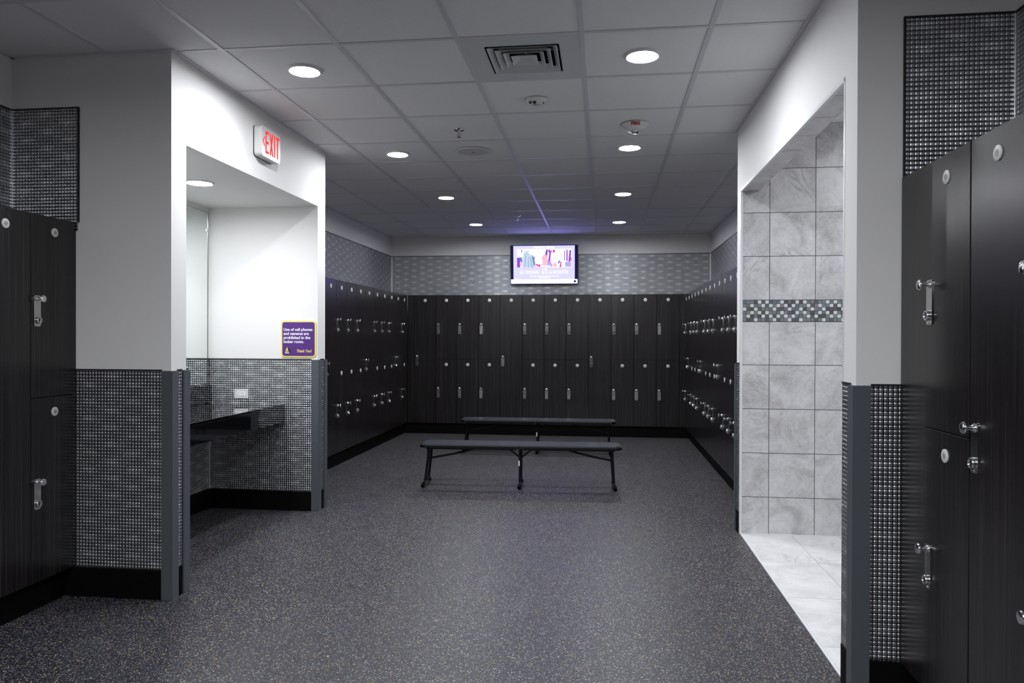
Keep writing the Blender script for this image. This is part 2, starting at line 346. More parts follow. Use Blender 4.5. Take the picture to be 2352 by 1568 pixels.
# dark edge caps round the cladding
bm = BM(); e = 0.009
def cap(*b): box(bm, *b)
cap(-2.62, XP-0.05, -0.027-e, -0.027, ZW, ZW+0.006); cap(XP, XP+e, 0.024, 0.060, ZW, ZW+0.006); cap(XP, XP+e, 1.962, 2.024, ZW, ZW+0.006)
cap(XL, XP-0.05, 1.912-e, 1.912, ZW, ZW+0.006); cap(XL, XP+e, 0.109, 0.109+e, ZW, ZW+0.006)
cap(XL, -2.608, -0.027-e, -0.027, ZM, ZM+0.008); cap(-2.608, -2.600, -0.027-e, -0.027, Z1, ZM+0.008); cap(XL, XL+e, YF, -0.027, ZM, ZM+0.008)
cap(XL, XL+e, 2.064, YB, ZM, ZM+0.008); cap(XL, XR, YB-e, YB, ZM, ZM+0.008); cap(XR-e, XR, 1.805, YB, ZM, ZM+0.008)
cap(XO+0.052, 1.218, -0.654-e, -0.654, ZW, ZW+0.006); cap(1.218, XR, -0.654-e, -0.654, ZM, ZM+0.008); cap(1.210, 1.218, -0.654-e, -0.654, Z1, ZM+0.008); cap(XR-e, XR, YF, -0.654, ZM, ZM+0.008)
cap(XO-e, XO, -0.602, YO0-0.004, ZW, ZW+0.006); cap(XO-e, XO, 1.69, 1.765, ZW, ZW+0.006)
struct(obj('trim_18', bm, M['dark']))
# bright inside-corner strips
bm = BM()
for x, y, z0, z1 in ((XL+0.008, -0.035, Z1, ZM), (XL+0.010, YB-0.010, Z1, ZM), (XR-0.010, YB-0.010, Z1, ZM), (XR-0.008, -0.664, Z1, ZM), (XL+0.010, 1.902, 0.15, 0.69)):
    box(bm, x-0.006, x+0.006, y-0.006, y+0.006, z0, z1, 0.002)
struct(obj('trim_19', bm, M['alu']))
# ------------------------------------------------------------------ grey corner guards
def guard(n, cx, cy, sx, sy, w=0.053, th=0.009):
    """L profile wrapping an outside corner at (cx, cy); wings run in -sx and -sy from the corner"""
    p = [(cx+sx*th, cy+sy*th), (cx-sx*w, cy+sy*th), (cx-sx*w, cy), (cx, cy), (cx, cy-sy*w), (cx+sx*th, cy-sy*w)]
    bm = BM(); prism(bm, p, 'z', 0.0, ZW-0.002)
    bmesh.ops.bevel(bm, geom=[e for e in bm.edges if abs(e.verts[0].co.z-e.verts[1].co.z) > 0.5], offset=0.0025, segments=2, affect='EDGES')
    struct(obj('trim_%d' % n, bm, M['guard'], smooth=True))
q = 0.006
guard(20, XP+q, -0.027-q, 1, -1); guard(21, XP+q, 0.109+q, 1, 1, 0.050)
guard(22, XP+q, 1.912-q, 1, -1, 0.052); guard(23, XP+q, 2.064+q, 1, 1, 0.040)
guard(24, XO-q, -0.654-q, -1, -1, 0.055); guard(25, XO-q, 1.805+q, -1, 1, 0.040)
# ------------------------------------------------------------------ black rubber baseboards
def base(name, *bs): struct(bobj(name, M['rubber'], *bs))
base('baseboard_left', (XL, -2.672, 2.07, 6.49, 0, Z0-0.003), (XL, -2.672, YF, -0.034, 0, Z0-0.003))
base('baseboard_back', (XL, XR, 6.545, YB, 0, Z0-0.003))
base('baseboard_right', (1.262, XR, 1.82, 6.545, 0, Z0-0.003), (1.262, XR, YF, -0.67, 0, Z0-0.003))
base('baseboard_left_piers', (-2.672, XP-0.047, -0.043, -0.027, 0, 0.15), (XP, XP+0.008, 0.02, 0.062, 0, 0.15), (XL, XP-0.045, 1.898, 1.912, 0, 0.15), (XL, XL+0.014, 0.109, 1.90, 0, 0.15), (XL, XP-0.045, 0.109, 0.123, 0, 0.15), (XP, XP+0.008, 1.965, 2.02, 0, 0.15))
base('baseboard_right_piers', (XO+0.05, 1.262, -0.672, -0.654, 0, 0.15), (XO-0.008, XO, -0.600, YO0-0.006, 0, 0.15), (XO-0.008, XO, 1.692, 1.765, 0, 0.15))

# ------------------------------------------------------------------ shower lobby tiling
bm = BM(); xs = [XO+0.012, 1.241, 1.543, 1.845, 2.147, 2.449, 2.751, 3.053, 3.355, 3.45]; zs = [0.004, 0.259, 0.562, 0.865, 1.168, 1.465]; zt = [1.614, 1.914, 2.213, 2.515, HC+0.004]
g = 0.0022
def slab_y(bm, x0, x1, z0, z1, ya, yb): box(bm, x0+g, x1-g, ya, yb, z0+g, z1-g)
for x0, x1 in zip(xs, xs[1:]):
    for zz in (zs, zt):
        for z0, z1 in zip(zz, zz[1:]): slab_y(bm, x0, x1, z0, z1, YO1, YO1+0.008)
tl = struct(obj('wall_lobby_far', bm, M['marble']))
bobj('grout', M['grout'], (XO+0.006, 3.45, YO1+0.0025, YO1+0.013, 0, HC+0.02), parent=tl)
bm = BM(); x = XO+0.014; P = (3.45-x)/96; P = 0.0249
WH = [{3, 8, 12, 15}, {1, 5, 7, 9, 11, 13, 17}, {2, 4, 6, 10, 14, 16}, {0, 3, 8, 12, 15}, {2, 5, 7, 9, 11, 13, 17}, {4, 6, 10, 14, 16}]
bw = BM()
for i in range(96):
    for k in range(6): box(bw if i % 18 in WH[k] else bm, x+i*P+0.0012, x+(i+1)*P-0.0012, YO1-0.001, YO1+0.008, 1.467+k*0.0242+0.0012, 1.467+(k+1)*0.0242-0.0012)
obj('glass_mosaic_band', bm, M['glassm'], tl); obj('white_glass_mosaic', bw, M['glassw'], tl)
# near side wall of the lobby, soffit tiles
bm = BM()
for x0, x1 in zip(xs, xs[1:]):
    for zz in (zs, zt):
        for z0, z1 in zip(zz, zz[1:]): slab_y(bm, x0, x1, z0, z1, YO0, YO0+0.008)
    slab_y(bm, x0, x1, 1.467, 1.612, YO0, YO0+0.008)
tn = struct(obj('wall_lobby_near', bm, M['marble'])); bobj('grout', M['grout'], (XO+0.006, 3.45, YO0-0.001, YO0+0.005, 0, HC+0.02), parent=tn)
bm = BM(); ys = [YO0+0.008, -0.329, -0.024, 0.281, 0.586, 0.891, 1.196, 1.501, YO1]
for y0, y1 in zip(ys, ys[1:]): box(bm, XO+0.012, XO+WT, y0+g, y1-g, ZO, ZO+0.008)
sf = struct(obj('wall_lobby_soffit', bm, M['marble'])); bobj('grout', M['grout'], (XO+0.006, XO+WT-0.002, YO0, YO1, ZO+0.003, ZO+0.012), parent=sf)
bm = BM(); fx = [XO+0.014, 1.391, 1.70, 2.01, 2.32, 2.63, 2.94, 3.25, 3.45]; fy = [YO0+0.008, -0.198, 0.416, 1.040, YO1-0.012]
for x0, x1 in zip(fx, fx[1:]):
    for y0, y1 in zip(fy, fy[1:]): box(bm, x0+0.0015, x1-0.0015, y0+0.0015, y1-0.0015, -0.006, 0.003)
fl = struct(obj('floor_lobby', bm, M['marblef'])); bobj('grout', M['groutf'], (XO+0.006, 3.6, -0.62, 1.76, -0.06, 0.0005), parent=fl)
# white metal profiles edging the opening, floor line and threshold
bm = BM()
box(bm, XO-0.002, XO+0.013, YO1-0.004, YO1+0.024, 0, ZO+0.012, 0.001); box(bm, XO-0.002, XO+0.013, YO0-0.004, YO0+0.010, 0, ZO+0.012, 0.001); box(bm, XO-0.002, XO+0.013, YO0, YO1+0.02, ZO-0.003, ZO+0.016, 0.001)
struct(obj('trim_26', bm, M['trimw']))
bm = BM(); box(bm, XO+0.002, XO+0.014, YO0+0.01, YO1-0.004, -0.01, 0.005, 0.001); box(bm, XO+0.014, 3.45, YO1-0.012, YO1, -0.01, 0.008, 0.002)
struct(obj('trim_27', bm, M['trimw']))

# ------------------------------------------------------------------ lockers
# local frame: door face in the plane y=0 looking towards -y, x to the viewer's right, z=0 at the floor
DW = 0.3035; DEPTH = 0.36
def locker_proto(z0, z1, hz, name='locker'):
    t_ = thing(name, 'proto', 'locker')
    w = DW/2
    bm = BM(); box(bm, -w+0.0006, w-0.0006, 0.0205, DEPTH, z0, z1); obj('body', bm, M['lam'], t_)
    bm = BM(); box(bm, -w+0.0016, w-0.0016, 0.0, 0.0185, z0+0.0015, z1-0.0015, 0.0012, 1); d = obj('door', bm, M['lam'], t_)
    zn = z1-0.076
    bm = BM(); lathe(bm, [(0, 0.004), (0.0205, 0.004), (0.0222, 0.003), (0.0222, 0)], (0, 0, zn), (0, -1, 0), 28)
    lathe(bm, [(0, 0.0046), (0.0095, 0.0046), (0.0095, 0.0035)], (0, 0, zn), (0, -1, 0), 20)
    for f in bm.faces:
        if all(abs(v.co.y+0.0046) < 0.0013 and (v.co.x**2+(v.co.z-zn)**2) < 0.0001 for v in f.verts): f.material_index = 1
    obj('number_disc', bm, [M['tag'], M['tagc']], d, smooth=True)
    hx = -0.1155
    bm = BM(); prism(bm, rrect(hx-0.0215, hx+0.0215, hz-0.150, hz, 0.010), 'y', -0.004, 0.0)
    obj('handle_plate', bm, M['steel'], d, smooth=True)
    bm = BM(); c = (hx, -0.004, hz-0.016)
    lathe(bm, [(0.0135, 0), (0.0125, 0.003), (0.0075, 0.008), (0.0068, 0.020), (0.0085, 0.024), (0.0165, 0.027), (0.0185, 0.0305), (0.0160, 0.0345), (0.008, 0.037), (0, 0.0375)], c, (0, -1, 0), 26)
    obj('knob', bm, M['chrome'], d, smooth=True)
    bm = BM(); c = (hx, -0.004, hz-0.120)
    lathe(bm, [(0.0178, 0), (0.0178, 0.010), (0.0160, 0.0125), (0.0128, 0.0125), (0.0115, 0.009), (0, 0.009)], c, (0, -1, 0), 26)
    obj('lock_cylinder', bm, M['chrome'], d, smooth=True)
    bm = BM(); box(bm, hx-0.0022, hx+0.0022, -0.0148, -0.006, hz-0.134, hz-0.104); obj('lock_slot', bm, M['dark'], d)
    bm = BM(); lathe(bm, [(0.0045, 0), (0.004, 0.0018), (0.0015, 0.003), (0, 0.0031)], (hx, -0.004, hz-0.1435), (0, -1, 0), 14); obj('screw', bm, M['chrome'], d, smooth=True)
    return t_
PR = {'upper': locker_proto(ZS, Z1, 1.548), 'lower': locker_proto(Z0, ZS, 0.658), 'tall': locker_proto(Z0, Z1, 1.103, 'tall_locker')}
used = set()
def place(kind, loc, rz, label, group):
    if kind in used: return dup(PR[kind], loc, rz, label, group)
    used.add(kind); r = PR[kind]; r.location = loc; r.rotation_euler = (0, 0, rz); r['label'] = label; r['group'] = group; return r
ORD = ['first', 'second', 'third', 'fourth', 'fifth', 'sixth', 'seventh', 'eighth', 'ninth', 'tenth', 'eleventh', 'twelfth', 'thirteenth', 'fourteenth', 'fifteenth']
# far wall: 12 columns, T D D D repeated, left to right
for i in range(12):
    x = -2.370+i*0.3043; where = {1: 'leftmost', 10: 'third from the right', 11: 'rightmost', 9: 'fourth from the right'}
    if i % 4 == 0:
        lab = ['dark full-height locker at the left end of the far wall, single mid-height handle', 'dark full-height locker on the far wall below the left edge of the wall screen', 'dark full-height locker on the far wall, right of the wall screen'][i//4]
        place('tall', (x, 6.50, 0), 0, lab, 'tall lockers on the far wall')
    else:
        for k, kk in (('upper', 'upper'), ('lower', 'lower')):
            place(k, (x, 6.50, 0), 0, 'dark %s locker, %s column from the left on the far wall' % (kk, ORD[i]), '%s lockers on the far wall' % kk)
# left wall beyond the pier: from the far corner towards the camera
def pat_left(k): return k in (1, 5, 9, 13)      # tall ones
for k in range(14):
    y = 6.323-0.3060*k
    if pat_left(k): place('tall', (-2.62, y, 0), PI/2, 'dark full-height locker on the far left wall, %s column out from the far corner' % ORD[k], 'tall lockers on the far left wall')
    else:
        for kk in ('upper', 'lower'): place(kk, (-2.62, y, 0), PI/2, 'dark %s locker on the far left wall, %s column out from the far corner' % (kk, ORD[k]), '%s lockers on the far left wall' % kk)
for k in range(14):
    y = 6.334-0.3070*k
    if pat_left(k): place('tall', (1.20, y, 0), -PI/2, 'dark full-height locker on the far right wall, %s column out from the far corner' % ORD[k], 'tall lockers on the far right wall')
    else:
        for kk in ('upper', 'lower'): place(kk, (1.20, y, 0), -PI/2, 'dark %s locker on the far right wall, %s column out from the far corner' % (kk, ORD[k]), '%s lockers on the far right wall' % kk)
# near left bank
for k, kind in enumerate(['d', 't', 'd', 'd']):
    y = -0.179-0.3045*k; wh = ['beside the near left pier', 'one column nearer than the pier column', 'two columns nearer than the pier column', 'three columns nearer than the pier column'][k]
    if kind == 't': place('tall', (-2.62, y, 0), PI/2, 'near left full-height dark locker, cut by the left frame edge', 'near left lockers')
    else:
        for kk in ('upper', 'lower'): place(kk, (-2.62, y, 0), PI/2, 'near left %s dark locker %s' % (kk, wh), 'near left lockers')
for k, kind in enumerate(['d', 't', 'd', 'd']):
    y = -1.031-0.3075*k; wh = ['closest to the right pier', '', 'at the right frame edge', 'beyond the right frame edge'][k]
    if kind == 't': place('tall', (1.20, y, 0), -PI/2, 'near right full-height dark locker with mid-height handle', 'near right lockers')
    else:
        for kk in ('upper', 'lower'): place(kk, (1.20, y, 0), -PI/2, 'near right %s dark locker %s' % (kk, wh), 'near right lockers')
# filler strips closing the banks
def filler(name_lab, *b, grp='locker filler strips'):
    o = bobj('filler_panel', M['lam'], b); tag(o, name_lab, 'panel', grp)
filler('narrow dark filler panel in the far left locker corner', -2.619, -2.5225, 6.506, 6.54, Z0, Z1)
filler('narrow dark filler panel in the far right locker corner', 1.1315, 1.199, 6.506, 6.54, Z0, Z1)
filler('wide plain dark filler panel between near right lockers and pier', 1.204, 1.24, -0.8785, -0.665, Z0, Z1)

# ------------------------------------------------------------------ ceiling fittings
def downlight(x, y, z, label, group='recessed ceiling lights', rear=False):
    t_ = thing('recessed_light', label, 'ceiling light', (x, y, z), 0, group)
    bm = BM(); lathe(bm, [(0.0775, 0.006), (0.0775, -0.0065), (0.083, -0.0085), (0.094, -0.003), (0.096, 0.006)], (0, 0, 0), n=48); obj('trim_ring', bm, M['whitetrim'], t_, smooth=True)
    bm = BM(); vs = [bm.verts.new((0.0775*math.cos(-2*PI*i/48), 0.0775*math.sin(-2*PI*i/48), -0.003)) for i in range(48)]; f = bm.faces.new(vs)
    me = bpy.data.meshes.new('lens'); bm.to_mesh(me); bm.free(); me.materials.append(M['lensrear'] if rear else M['lens']); o = bpy.data.objects.new('lens', me); C.objects.link(o); o.parent = t_
    return t_
lx = {'left': -2.5*T, 'right': 0.5*T}
rows = [('nearest', 0.32), ('second', 2.155), ('third', 3.972), ('farthest', 5.785)]
first = None
for rn, y in rows:
    for side in ('left', 'right'):
        lab = 'round lit downlight, %s in the %s row of ceiling lights' % (rn, side) if rn != 'unseen' else 'round downlight above and behind the camera, %s row' % side
        if first is None: first = downlight(lx[side], y, HC-0.001, lab)
        else: dup(first, (lx[side], y, HC-0.001), 0, lab)
rr_ = None
for yy, yn in ((-3.35, 'just behind'), (-5.18, 'farther behind')):  # fill lamps added out of view to brighten the pier fronts
    for xx, xn in ((-2.5*T, 'left'), (-T, 'middle'), (0.5*T, 'right')):
        lab = 'added fill downlight %s the camera, %s column, out of view' % (yn, xn)
        if rr_ is None: rr_ = downlight(xx, yy, HC-0.001, lab, rear=True)
        else: dup(rr_, (xx, yy, HC-0.001), 0, lab)
dup(first, (-2.53, 0.99, 2.364), 0, 'round lit downlight in the soffit above the vanity counter')
dup(first, (2.30, 0.75, HC-0.001), 0, 'round downlight over the tiled lobby, hidden behind the right wall')

# square louvred air vent
v = thing('air_vent', 'square louvred air vent in the middle of the ceiling', 'vent', (-0.5*T, 0.5*T, HC))
bm = BM(); o_ = 0.294; i_ = 0.185
for b in ((-o_, o_, -o_, -i_), (-o_, o_, i_, o_), (-o_, -i_, -i_, i_), (i_, o_, -i_, i_)): box(bm, *b, 0.0, 0.006)
obj('face_panel', bm, M['ventm'], v)
bm = BM()
for x0, x1, y0, y1 in ((-i_-.004, -i_, -i_, i_), (i_, i_+.004, -i_, i_), (-i_, i_, -i_-.004, -i_), (-i_, i_, i_, i_+.004)): box(bm, x0, x1, y0, y1, 0.0, 0.10)
box(bm, -i_, i_, -i_, i_, 0.10, 0.104); obj('duct_box', bm, M['duct'], v)
for k, s in enumerate((0.178, 0.141, 0.104, 0.066)):
    bm = BM(); inn = s-0.024 if k < 3 else 0.030; th = 0.0022; zl = -0.006; zh = 0.017 if k < 3 else 0.016
    def ring(h, z): return [bm.verts.new((sx*h, sy*h, z)) for sx, sy in ((-1, -1), (1, -1), (1, 1), (-1, 1))]
    A = ring(s, zl); B = ring(inn, zh); A2 = ring(s+0.0012, zl+0.0012); B2 = ring(inn-0.001, zh+th)
    for i in range(4):
        j = (i+1) % 4; bm.faces.new((A[i], A[j], B[j], B[i])); bm.faces.new((A2[i], A2[j], B2[j], B2[i])); bm.faces.new((A[i], A[j], A2[j], A2[i])); bm.faces.new((B[i], B[j], B2[j], B2[i]))
    if k == 3: bm.faces.new(B)
    obj('louvre', bm, M['ventm'], v)
bm = BM(); box(bm, -0.004, 0.004, -i_, i_, 0.045, 0.055); box(bm, -i_, i_, -0.004, 0.004, 0.045, 0.055); obj('cross_brace', bm, M['ventm'], v)
# dome sensor
s = thing('dome_sensor', 'small white dome sensor with dark eyes beyond the air vent', 'sensor', (-0.303, 0.955, HC-0.001))
bm = BM(); lathe(bm, [(0.066, 0), (0.065, -0.006), (0.058, -0.022), (0.040, -0.034), (0.018, -0.040), (0, -0.041)]); obj('dome', bm, M['whitep'], s, smooth=True)
for (ax, ay, az, rr) in ((-0.034, -0.038, -0.0245, 0.0105), (-0.008, -0.046, -0.0280, 0.0105), (0.044, -0.024, -0.0270, 0.005)):
    bm = BM(); nrm = Vector((ax, ay, az*1.5)).normalized(); cyl(bm, Vector((ax, ay, az))-nrm*0.004, Vector((ax, ay, az))+nrm*0.0035, rr, n=20); obj('sensor_eye', bm, M['dark'], s)
bm = BM(); box(bm, -0.020, 0.026, -0.030, -0.022, -0.041, -0.034, 0.002); obj('indicator_window', bm, M['chrome'], s)
# fire strobe
fs = thing('fire_strobe', 'round white ceiling fire strobe with red FIRE lettering', 'fire alarm', (0.320, 1.55, HC-0.001))
bm = BM(); lathe(bm, [(0.094, 0), (0.093, -0.008), (0.086, -0.013), (0.060, -0.040), (0.054, -0.044), (0, -0.045)], n=48); obj('housing', bm, M['whitep'], fs, smooth=True)
bm = BM(); lathe(bm, [(0.028, -0.044), (0.027, -0.052), (0.016, -0.062), (0, -0.064)], n=24); obj('flash_lens', bm, M['chrome'], fs, smooth=True)
bm = BM(); tilt = math.atan2(0.027, 0.026)
text(bm, 'FIRE', 0.034, Matrix.Translation((0.0, -0.0785, -0.0245)) @ Matrix.Rotation(PI-0.80+0.0, 4, 'X') @ Matrix.Rotation(0, 4, 'Z'), 0.0006, 0.0012, 'CENTER', 1.0)
fire_txt = obj('fire_lettering', bm, M['redp'], fs)
# sprinklers
def sprinkler(x, y, label):
    t_ = thing('sprinkler_head', label, 'sprinkler', (x, y, HC-0.001), 0.5, 'chrome ceiling sprinklers')
    bm = BM(); lathe(bm, [(0.036, 0), (0.035, -0.004), (0.022, -0.009), (0.012, -0.011), (0, -0.011)], n=30); obj('escutcheon', bm, M['chrome'], t_, smooth=True)
    bm = BM(); cyl(bm, (0, 0, -0.010), (0, 0, -0.022), 0.008, n=14); tube(bm, smooth_path([(0.008, 0, -0.016), (0.017, 0, -0.03), (0.004, 0, -0.05)]), 0.0024, 8); tube(bm, smooth_path([(-0.008, 0, -0.016), (-0.017, 0, -0.03), (-0.004, 0, -0.05)]), 0.0024, 8); obj('frame', bm, M['chrome'], t_, smooth=True)
    bm = BM(); cyl(bm, (0, 0, -0.022), (0, 0, -0.048), 0.0022, n=8); obj('bulb', bm, M['redp'], t_)
    bm = BM(); cyl(bm, (0, 0, -0.050), (0, 0, -0.0515), 0.0145, n=20); obj('deflector', bm, M['chrome'], t_)
sprinkler(-0.905, 1.545, 'chrome ceiling sprinkler head before the round speaker grille'); sprinkler(-0.912, 5.18, 'chrome ceiling sprinkler head far back above the wall screen')
sp = thing('ceiling_speaker', 'round flush grey ceiling speaker grille', 'speaker', (-0.912, 2.150, HC-0.001))
bm = BM(); lathe(bm, [(0.118, -0.001), (0.120, -0.006), (0.134, -0.007), (0.137, 0)], n=56); obj('rim', bm, M['whitep'], sp, smooth=True)
bm = BM(); lathe(bm, [(0, -0.0045), (0.119, -0.0035)], n=56); obj('grille', bm, M['speaker'], sp, smooth=True)
bm = BM(); cyl(bm, (0, 0, -0.008), (0, 0, -0.004), 0.006, n=14); obj('centre_screw', bm, M['dark'], sp)

# ------------------------------------------------------------------ exit sign
ex = thing('exit_sign', 'white exit sign with red lit EXIT letters and left arrow on the left header', 'exit sign', (XP, 0.99, 2.595))
bm = BM(); prism(bm, rrect(-0.1345, 0.1345, -0.0965, 0.0965, 0.022), 'x', 0.0, 0.006); obj('back_plate', bm, M['dark'], ex)  # back plate coloured black to stand for the shadow gap behind the housing
bm = BM(); prism(bm, rrect(-0.134, 0.134, -0.096, 0.096, 0.022), 'x', 0.006, 0.056)
bmesh.ops.bevel(bm, geom=[e for e in bm.edges if abs(e.verts[0].co.x-0.056) < 1e-5 and abs(e.verts[1].co.x-0.056) < 1e-5], offset=0.004, segments=3, affect='EDGES')
obj('housing', bm, M['whitep'], ex, smooth=True)
def quad(bm, pts, x0=0.0555, x1=0.0572):   # pts in (y, z)
    prism(bm, pts, 'x', x0, x1)
H = 0.070; s_ = 0.0095
def R_(bm, y0, y1, z0, z1): quad(bm, [(y0, z0), (y1, z0), (y1, z1), (y0, z1)])
e0 = -0.080
for nm, fn in (('letter_e', lambda bm: (R_(bm, e0, e0+0.013, -H, H), R_(bm, e0+.013, e0+.044, H-0.016, H), R_(bm, e0+.013, e0+.041, -0.009, 0.008), R_(bm, e0+.013, e0+.044, -H, -H+0.016))),
               ('letter_x', lambda bm: (quad(bm, [(-0.022, H), (-0.007, H), (0.029, -H), (0.014, -H)]), quad(bm, [(0.014, H), (0.029, H), (-0.007, -H), (-0.022, -H)], 0.0553, 0.0574))),
               ('letter_i', lambda bm: R_(bm, 0.042, 0.056, -H, H)),
               ('letter_t', lambda bm: (R_(bm, 0.068, 0.118, H-0.016, H), R_(bm, 0.086, 0.100, -H, H-0.016))),
               ('arrow', lambda bm: (quad(bm, [(-0.118, 0.0), (-0.108, 0.0), (-0.088, 0.030), (-0.098, 0.030)]), quad(bm, [(-0.118, 0.0), (-0.098, -0.030), (-0.088, -0.030), (-0.108, 0.0)])))):
    bm = BM(); fn(bm); obj(nm, bm, M['red'], ex)

# ------------------------------------------------------------------ vanity alcove
vc = thing('vanity_counter', 'glossy black stone vanity counter with deep apron in the left alcove', 'counter', (XL+0.006, 0.1155, 0.0))
L = 1.906-0.1165; X1 = -2.353-(XL+0.006)
bm = BM(); box(bm, 0.001, X1, 0.001, L, 0.808, 0.829, 0.0012); obj('countertop', bm, M['granite'], vc)
bm = BM(); box(bm, X1-0.022, X1, 0.001, L, 0.690, 0.8077, 0.0004); obj('apron', bm, M['granite'], vc)
bm = BM(); box(bm, 0.001, 0.020, 0.001, L, 0.8295, 0.972, 0.002); obj('backsplash', bm, M['granite'], vc)
for yy in (0.30, L-0.30):
    bm = BM(); prism(bm, [(0.002, 0.799), (X1-0.10, 0.799), (X1-0.12, 0.76), (0.04, 0.56), (0.002, 0.56)], 'y', yy, yy+0.006); obj('support_bracket', bm, M['frame'], vc)
mi = thing('wall_mirror', 'large frameless wall mirror above the vanity counter', 'mirror', (XL+0.0065, 0.1165, 0))
bm = BM(); box(bm, 0.001, 0.007, 0.004, 1.755, 0.985, 2.325); obj('mirror_glass', bm, M['mirror'], mi)
bm = BM(); box(bm, 0.0, 0.010, 1.756, 1.760, 0.981, 2.329); box(bm, 0.0, 0.0095, 0.0, 1.757, 2.3255, 2.3295); box(bm, 0.0, 0.0095, 0.0, 1.757, 0.9805, 0.9845); obj('edge_channel', bm, M['steel'], mi)
bm = BM(); box(bm, 0.0, 0.013, 1.735, 1.762, 2.17, 2.195, 0.002); obj('mirror_clip', bm, M['chrome'], mi)
# outlet
ol = thing('wall_outlet', 'white double power outlet on the alcove mosaic above the counter', 'outlet', (-2.711, 1.906, 0.905))
bm = BM(); prism(bm, rrect(-0.057, 0.057, -0.035, 0.035, 0.004), 'y', -0.006, 0.0); obj('cover_plate', bm, M['whitep'], ol)
bm = BM(); prism(bm, rrect(-0.034, 0.034, -0.0165, 0.0165, 0.003), 'y', -0.009, -0.0055); obj('receptacle', bm, M['white'], ol)
bm = BM()
for cx in (-0.0185, 0.0185):
    box(bm, cx-0.005, cx+0.003, -0.0095, -0.0085, 0.006, 0.0085); box(bm, cx-0.005, cx+0.003, -0.0095, -0.0085, -0.0085, -0.006); cyl(bm, (cx+0.009*(-1 if cx < 0 else -1), -0.0085, 0), (cx-0.009, -0.0096, 0), 0.0025, n=10)
obj('socket_slot', bm, M['dark'], ol)
bm = BM(); cyl(bm, (-0.048, -0.0055, 0), (-0.048, -0.0072, 0), 0.003, n=10); cyl(bm, (0.048, -0.0055, 0), (0.048, -0.0072, 0), 0.003, n=10); obj('plate_screw', bm, M['steel'], ol)
# notice sign
sg = thing('notice_sign', 'square purple notice with yellow border about cell phones and cameras', 'sign', (-2.2425, 1.912, 1.335))
bm = BM(); prism(bm, rrect(-0.142, 0.142, -0.142, 0.142, 0.024), 'y', -0.007, 0.0); obj('border_plate', bm, M['yellow'], sg)
bm = BM(); prism(bm, rrect(-0.131, 0.131, -0.131, 0.131, 0.018), 'y', -0.0085, -0.0065); obj('purple_field', bm, M['purple'], sg)
bm = BM()
for i, ln in enumerate(('Use of cell phones', 'and cameras are', 'prohibited in the', 'locker room.')):
    text(bm, ln, 0.0305, face_y(-0.121, -0.0090, 0.064-i*0.0315), 0.0004, 0.00085, squeeze=[1.03, 1.02, 1.05, 1.02][i])
obj('message_lettering', bm, M['white'], sg)
bm = BM(); text(bm, 'Thank You!', 0.031, face_y(-0.016, -0.0090, -0.103), 0.0004, 0.0007, shear=0.25, squeeze=0.83); obj('thanks_lettering', bm, M['yellow'], sg)
bm = BM(); lathe(bm, [(0, 0.0092), (0.021, 0.0092), (0.021, 0.008)], (-0.090, 0, -0.097), (0, -1, 0), 30)
for i in range(12): aa = 2*PI*i/12; bmp = box(bm, -0.004, 0.004, -0.0090, -0.008, -0.004, 0.004, M4=Matrix.Translation((-0.090+0.021*math.cos(aa), 0, -0.097+0.021*math.sin(aa))) @ Matrix.Rotation(-aa, 4, 'Y'))
obj('emblem_disc', bm, M['black'], sg)
bm = BM(); prism(bm, [(-0.101, -0.093), (-0.084, -0.093), (-0.083, -0.083), (-0.088, -0.080), (-0.087, -0.066), (-0.092, -0.064), (-0.095, -0.074), (-0.103, -0.080)], 'y', -0.0100, -0.0088); obj('emblem_thumb', bm, M['yellow'], sg)
bm = BM(); text(bm, 'planet', 0.0125, face_y(-0.108, -0.0100, -0.103), 0.0003, 0.0004); text(bm, 'fitness', 0.0125, face_y(-0.105, -0.0100, -0.1125), 0.0003, 0.0004); obj('emblem_lettering', bm, M['white'], sg)

# ------------------------------------------------------------------ wall screen
TVW, TVH = 0.965, 0.556
tv = thing('wall_screen', 'lit flat wall screen tilted down above the far lockers', 'television', (-0.728, 6.845, 2.389))
tv.rotation_euler = (math.radians(6), 0, math.radians(0.6))
w, h = TVW/2, TVH/2
bm = BM(); prism(bm, rrect(-w, w, -h, h, 0.006), 'y', 0.0, 0.035); obj('casing', bm, M['dark'], tv)
bm = BM(); prism(bm, rrect(-0.20, 0.20, -0.13, 0.13, 0.01), 'y', 0.035, 0.055); box(bm, -0.12, -0.09, 0.055, 0.085, -0.1, 0.1); box(bm, 0.09, 0.12, 0.055, 0.085, -0.1, 0.1); obj('wall_bracket', bm, M['frame'], tv)
G = dict(navy=glow('screen_navy', (0.004, 0.004, 0.03), 1), lav=glow('screen_lavender', (0.182, 0.176, 0.80), 3.9), wht=glow('screen_white', (0.36, 0.34, 0.9), 3.6), yel=glow('screen_yellow', (1.0, 0.98, 0.55), 1.25),
         pur=glow('screen_purple', (0.26, 0.07, 0.62), 1), blu=glow('screen_steelblue', (0.18, 0.25, 0.42), 1), pale=glow('screen_paleblue', (0.55, 0.68, 0.86), 1.0), shd=glow('screen_fold', (0.40, 0.51, 0.70), 1), spu=glow('screen_soft_purple', (0.50, 0.40, 0.85), 1), pink=glow('screen_pink', (1.0, 0.52, 0.60), 1), redd=glow('screen_red', (0.75, 0.08, 0.14), 1), gry=glow('screen_grey', (0.50, 0.50, 0.54), 1))
def scr(name, m, d, *polys):
    for p in polys:
        bm = BM(); prism(bm, p, 'y', -0.0004*d-0.0004, -0.0004*d); obj(name, bm, G[m], scrn)
def rc(x0, x1, z0, z1): return [(x0, z0), (x1, z0), (x1, z1), (x0, z1)]
scrn = None
